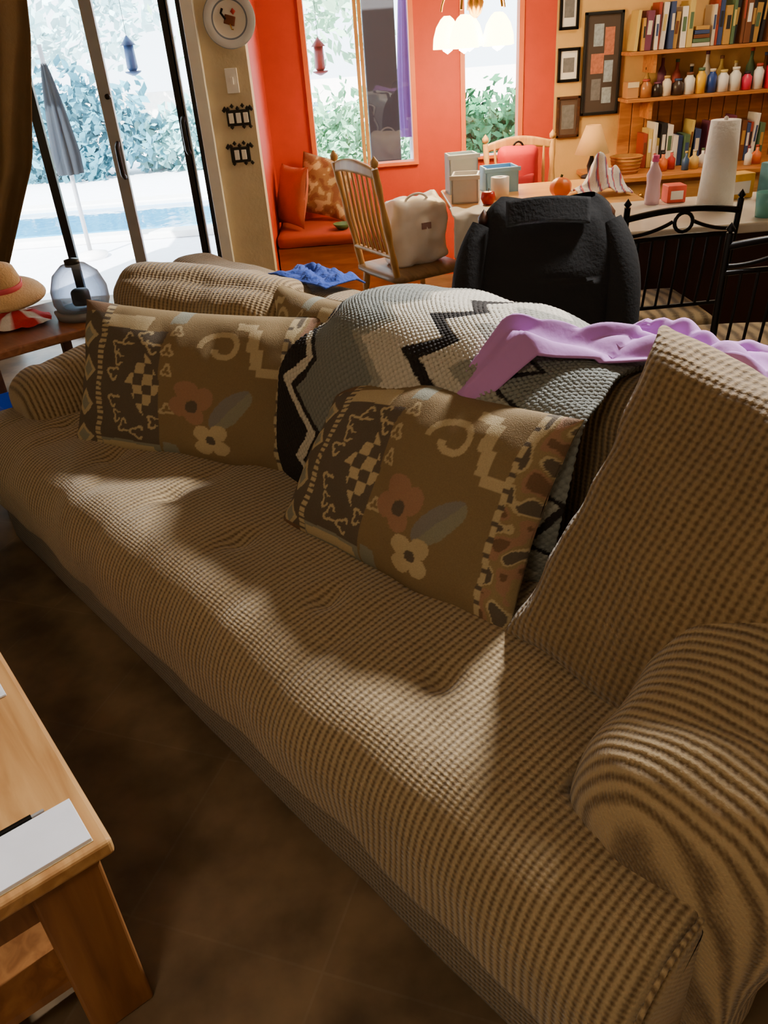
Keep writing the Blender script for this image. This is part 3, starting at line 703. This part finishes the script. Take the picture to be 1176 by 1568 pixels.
def cloth(name,x0,x1,y0f,y1f,hf,m,seed,amp=.03):
    def f(u,v):
        x=x0+(x1-x0)*u; ya=y0f(u); yb=y1f(u); y=ya+(yb-ya)*v
        x+=.03*math.sin(v*5+seed)*(1-u)
        b=hf(x,y)
        w=abs(noise.noise(Vector((u*4+seed,v*2.5+u*2,1))))*1.3+abs(noise.noise(Vector((u*9+seed,v*4+u*5,4))))*.6+.25*(1+math.sin(v*13+u*9))
        ed=min(1,min(u,1-u)*8+.15)*min(1,min(v,1-v)*6+.2)
        return (x,y,b+.016+amp*w*ed)
    o=gridmesh(name,f,110,70,m,None,thick=.005); place(o,(0,0,0),(0,0,0)); return o
def hpur(x,y):
    t=atop(x) if x<-.86 else .885
    t=max(t,.875)
    if y<1.2: t-=(1.2-y)*1.15
    if y>1.5: t-=(y-1.5)*.6
    return t
cloth('purple_shirt',-1.06,-.42,lambda u:1.035+.36*min(1,u*2.4),lambda u:1.18+.38*min(1,u*3.0),hpur,mat('purple_jersey',C(182,130,196),.9,bump=.1),3,amp=.04)
def hblu(x,y): return .865-max(0,y-1.5)*.6
cloth('blue_towel',-2.12,-1.84,lambda u:1.38,lambda u:1.53,hblu,mat('blue_towel_m',C(36,62,140),.95,bump=.4,bscale=120),6,amp=.016)
# ---------------------------------------------------------------- coffee table
CA=SA-.06; piv=Vector((-.925,.165,0)); cl0=SM@piv-Matrix.Rotation(CA,4,'Z')@piv
ct=G('coffee_table',cl0,CA)
box('top',-2.05,-.93,-.45,.17,.415,.45,pine,ct,.008)
box('apron_long',-1.98,-.99,.11,.13,.3,.415,pine_y,ct); box('apron_end',-1.01,-.99,-.4,.12,.3,.415,pine_y,ct)
for x in(-1.0,-1.96):
    for y in(.09,-.36): box('leg',x-.055,x+.055,y-.055,y+.055,0,.415,pine_y,ct,.006)
box('shelf',-1.98,-.98,-.38,.1,.12,.14,pine_y,ct)
pa=mat('paper',C(225,228,240),.8)
pd=G('notepad',cl0,CA); box('pages',-1.045,-.945,-.06,.145,.451,.459,pa,pd,.001); box('cardboard_back',-1.046,-.944,-.061,.146,.4503,.452,creamcloth,pd)
pn=G('pen',cl0,CA); tube('barrel',[(-1.052,-.10,.456),(-1.052,.085,.456)],.005,black,pn); tube('tip',[(-1.052,.085,.456),(-1.052,.105,.456)],.003,alu,pn)
mg=G('magazine',cl0,CA); box('cover',-1.55,-1.38,-.05,.14,.451,.456,mat('mag_cover',C(215,218,225),.4,var=.3,scale=30),mg,.001); box('masthead',-1.41,-1.385,-.04,.12,.456,.4565,black,mg)
lathe('dark_coaster',[(0,0),(.06,0),(.06,.03),(.05,.03),(.048,.006),(0,.006)],mat('coaster',C(60,56,66),.4),None,tuple(Vector(cl0)+Matrix.Rotation(CA,4,'Z')@Vector((-1.50,.09,.457))))
# ---------------------------------------------------------------- far-left group
stb=G('side_table',(-1.40,3.22,0),SA)
box('top',-.26,.26,-.26,.26,.545,.58,wood('side_top',C(150,94,56),C(112,64,34),'X',.35),stb,.008)
for x in(-.22,.22):
    for y in(-.22,.22): box('leg',x-.02,x+.02,y-.02,y+.02,0,.545,dkwood,stb,.004)
box('apron',-.22,.22,-.235,-.215,.47,.545,dkwood,stb)
gc=G('glass_cloche',(-1.17,3.30,.58)); 
def clearm():
    m,nt,b=newmat('smoky_acrylic'); L=nt.links.new
    t=N(nt,'ShaderNodeBsdfTransparent'); t.inputs[0].default_value=(.55,.58,.64,1); g_=N(nt,'ShaderNodeBsdfDiffuse'); g_.inputs[0].default_value=C(150,158,170)
    fr=N(nt,'ShaderNodeLayerWeight'); fr.inputs[0].default_value=.6
    mx=N(nt,'ShaderNodeMixShader'); L(fr.outputs['Facing'],mx.inputs[0]); L(t.outputs[0],mx.inputs[1]); L(g_.outputs[0],mx.inputs[2]); L(mx.outputs[0],nt.nodes['Material Output'].inputs[0]); return m
lathe('dome',[(.10,.03),(.112,.06),(.112,.11),(.09,.17),(.05,.205),(0,.215)],clearm(),gc)
lathe('tray',[(.0,0),(.11,0),(.118,.03),(.1,.034),(0,.034)],mat('grey_base',C(130,130,135),.3),gc); lathe('button',[(.03,.2),(.03,.225),(0,.232)],darkfr,gc)
soft_box('motor',(.07,.07,.07),.02,mat('mech',C(90,94,100),.4),n=(6,6,6),loc=(0,0,.075),parent=gc)
hm=(-1.49,3.32)
def pile(u,v):
    a=2*PI*u; r=.15*v; z=.60+.045*(1-v**2.5)+.02*noise.noise(Vector((math.cos(a)*v*3,math.sin(a)*v*3,5)))
    return (hm[0]+.05+r*math.cos(a)*1.0,hm[1]-.08+r*math.sin(a)*.8,max(.59,z-.01))
gridmesh('folded_laundry',pile,40,16,attrmat('laundry'),col=lambda u,v:(C(200,40,50) if (u*5)%1<.55 else C(232,228,226)))
ht=G('straw_sun_hat',(hm[0]-.02,hm[1]+.02,.69)); ht.rotation_euler=(.15,.12,0)
straw=mat('straw',C(220,184,134),.8,bump=.5,bscale=120)
lathe('brim',[(.09,.02),(.13,.012),(.17,-.004),(.18,-.01),(.17,.002),(.13,.018),(.09,.026)],straw,ht,seg=40)
lathe('crown',[(.092,.02),(.09,.06),(.075,.10),(.04,.115),(0,.118)],straw,ht); lathe('band',[(.095,.018),(.096,.045),(.092,.047),(.09,.018)],mat('pink_ribbon',C(230,90,110),.6),ht)
openbox('blue_storage_tub',-1.32,2.84,0,.2,.2,.42,mat('deep_blue',C(25,60,170),.4),SA)
ac=G('armchair',(-1.83,2.30,0),SA-.5)
gf=fabric('armchair_chenille',C(128,118,88),C(70,60,40),(1,0,0),(0,1,1))
soft_box('base',(.8,.8,.3),.04,gf,n=(16,16,6),loc=(0,0,.17),parent=ac); soft_box('seat',(.5,.6,.18),.06,gf,n=(14,14,6),loc=(0,.05,.4),parent=ac,puff=(0,0,.03))
soft_box('arm_r',(.2,.75,.32),.09,gf,n=(8,18,8),loc=(.33,0,.44),parent=ac,amp=.01); soft_box('arm_l',(.2,.75,.32),.09,gf,n=(8,18,8),loc=(-.33,0,.44),parent=ac,amp=.01)
soft_box('back',(.75,.2,.6),.08,gf,n=(16,8,14),loc=(0,-.35,.55),parent=ac,amp=.01)
# ---------------------------------------------------------------- outdoors
conc=mat('patio_concrete',C(230,234,242),.8,bump=.1)
box('patio_ground',-16,16,5.9,30,-.3,-.1,conc)
wat=mat('pool_water',C(60,165,215),.05,bump=.4,bscale=6)
pg=G('swimming_pool'); box('water',-7,-1.0,8.4,10.2,-.11,-.085,wat,pg)
for nm,a in(('coping_f',(-7.2,-.8,8.2,8.42)),('coping_b',(-7.2,-.8,10.18,10.5))): box(nm,a[0],a[1],a[2],a[3],-.1,-.03,white,pg,.02)
box('coping_r',-1.02,-.8,8.2,10.5,-.1,-.03,white,pg,.02)
leafm=attrmat('foliage',bump=0)
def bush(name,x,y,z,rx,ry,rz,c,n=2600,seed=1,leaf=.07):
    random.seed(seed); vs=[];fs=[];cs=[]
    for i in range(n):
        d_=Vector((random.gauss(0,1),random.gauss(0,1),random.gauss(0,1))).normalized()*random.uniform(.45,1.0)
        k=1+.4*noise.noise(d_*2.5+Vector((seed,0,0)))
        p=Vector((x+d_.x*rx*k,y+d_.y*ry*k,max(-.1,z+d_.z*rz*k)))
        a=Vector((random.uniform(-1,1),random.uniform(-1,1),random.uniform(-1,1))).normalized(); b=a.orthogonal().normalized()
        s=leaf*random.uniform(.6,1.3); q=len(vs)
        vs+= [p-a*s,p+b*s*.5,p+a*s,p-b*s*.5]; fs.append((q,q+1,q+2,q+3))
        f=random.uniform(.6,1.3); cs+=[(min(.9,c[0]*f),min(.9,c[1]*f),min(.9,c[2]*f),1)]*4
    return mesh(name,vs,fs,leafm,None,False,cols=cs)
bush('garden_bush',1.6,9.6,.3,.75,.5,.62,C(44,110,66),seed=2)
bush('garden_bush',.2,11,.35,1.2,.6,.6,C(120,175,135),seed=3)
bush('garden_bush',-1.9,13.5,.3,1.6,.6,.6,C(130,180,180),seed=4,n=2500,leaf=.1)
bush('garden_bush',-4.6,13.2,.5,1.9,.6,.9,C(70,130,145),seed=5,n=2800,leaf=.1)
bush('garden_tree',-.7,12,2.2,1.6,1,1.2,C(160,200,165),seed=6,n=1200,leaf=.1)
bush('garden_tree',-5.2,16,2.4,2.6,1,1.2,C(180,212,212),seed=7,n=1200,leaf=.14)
box('garden_wall',-16,16,17.5,17.7,-.1,.8,mat('stucco_out',C(238,228,218),.9))
def umb(name,x,y,c,h0,h1,r):
    g=G(name,(x,y,-.1)); lathe('pole',[(.02,0),(.02,h1+.1)],alu,g,seg=10)
    vs=[];fs=[];nu=32;nv=16
    for i in range(nv+1):
        t=i/nv
        for j in range(nu):
            a=2*PI*j/nu; rr_=r*(t**.7)*(1+.28*math.sin(a*8))*(1-.5*max(0,t-.8)*2)+.01; vs.append((rr_*math.cos(a),rr_*math.sin(a),h1-(h1-h0)*t))
    for i in range(nv):
        for j in range(nu): fs.append((i*nu+j,(i+1)*nu+j,(i+1)*nu+(j+1)%nu,i*nu+(j+1)%nu))
    mesh('canopy',vs,fs,mat(name+'_canvas',c,.9),g); lathe('foot',[(.15,0),(.15,.04),(.03,.07)],whitep,g)
umb('folded_patio_umbrella',.53,8.2,C(100,60,120),.75,2.4,.10)
umb('folded_patio_umbrella',-2.50,7.6,C(8,22,34),.72,1.60,.10)
pc=G('patio_post'); box('shaft',.12,.36,6.9,7.14,-.1,2.9,mat('post_grey',C(46,46,48),.8),pc,.01); box('plinth',.09,.39,6.87,7.17,-.1,.1,mat('post_grey2',C(90,90,90),.8),pc,.01)
def lantern(name,x,y,z,c):
    g=G(name,(x,y,z)); mm=mat(name+'_m',c,.4); lathe('cap',[(.055,.08),(.02,.12),(.005,.14)],mm,g,seg=12); lathe('body',[(.025,-.08),(.04,-.06),(.035,.08)],mm,g,seg=8); lathe('tray',[(.01,-.11),(.055,-.09),(.06,-.08)],mm,g,seg=12); tube('hanger',[(0,0,.13),(0,0,2.75-z)],.002,black,g)
lantern('hanging_bird_feeder',-.22,6.9,1.36,C(120,40,40)); lantern('hanging_lantern',-1.55,6.6,1.46,C(40,80,130))
ro=G('patio_roof'); box('slab',-7,7,5.95,7.2,2.75,2.85,mat('roof_white',C(200,200,200),.8),ro); box('fascia',-7,7,7.15,7.22,2.6,2.85,darkfr,ro)
# ---------------------------------------------------------------- lights
w=bpy.data.worlds.new('World'); scene.world=w; w.use_nodes=True
bg=w.node_tree.nodes['Background']; bg.inputs[0].default_value=(.74,.88,1,1); bg.inputs[1].default_value=9.0
su=bpy.data.lights.new('sun','SUN'); su.energy=36; su.angle=.01; su.color=(1,.98,.95)
so=bpy.data.objects.new('sun',su); so.rotation_euler=Vector((.35,.75,-.75)).to_track_quat('-Z','Y').to_euler(); link(so)
LP=Vector((1.55,2.60,2.42))
kl=G('ceiling_spotlight',(LP.x,LP.y,2.6)); lathe('canopy',[(.07,-.015),(.07,0)],white,kl); tube('stem',[(0,0,0),(0,0,-.08)],.012,white,kl)
la=bpy.data.lights.new('spot','SPOT'); la.energy=720; la.shadow_soft_size=.11; la.color=(1,.97,.92); la.spot_size=math.radians(75); la.spot_blend=.6
o=bpy.data.objects.new('spot',la); o.location=(0,0,-.18); link(o,kl)
tgt=SM@Vector((-1.15,.62,.45)); o.rotation_euler=(tgt-LP).to_track_quat('-Z','Y').to_euler()
kp=G('kitchen_ceiling_light',(2.1,4.3,2.6)); box('housing',-.3,.3,-.3,.3,-.05,0,white,kp,.01)
la=bpy.data.lights.new('panel','AREA'); la.energy=30; la.size=.5; la.color=(1,.80,.55); o=bpy.data.objects.new('panel',la); o.location=(0,0,-.06); link(o,kp)
fill_=G('added_living_room_fill',(-.6,-.6,2.6)); box('housing',-.3,.3,-.3,.3,-.05,0,white,fill_,.01)  # unseen warm fill panel and housing, added behind the camera to brighten the room
la=bpy.data.lights.new('panel','AREA'); la.energy=19; la.size=.5; la.color=(1,.80,.56); o=bpy.data.objects.new('panel',la); o.location=(0,0,-.06); link(o,fill_)
# ---------------------------------------------------------------- camera
th=math.radians(31); rho=math.radians(4.45)
R0=Vector((1,0,0)); F=Vector((0,math.cos(th),-math.sin(th))); U0=Vector((0,math.sin(th),math.cos(th)))
R=R0*math.cos(rho)-U0*math.sin(rho); U=R0*math.sin(rho)+U0*math.cos(rho)
cam=bpy.data.cameras.new('camera'); co=bpy.data.objects.new('camera',cam)
M=Matrix((R,U,-F)).transposed().to_4x4(); M.translation=Vector((0,0,1.5)); co.matrix_world=M
cam.sensor_fit='VERTICAL'; cam.sensor_height=36; cam.lens=28; cam.clip_start=.02
link(co); scene.camera=co
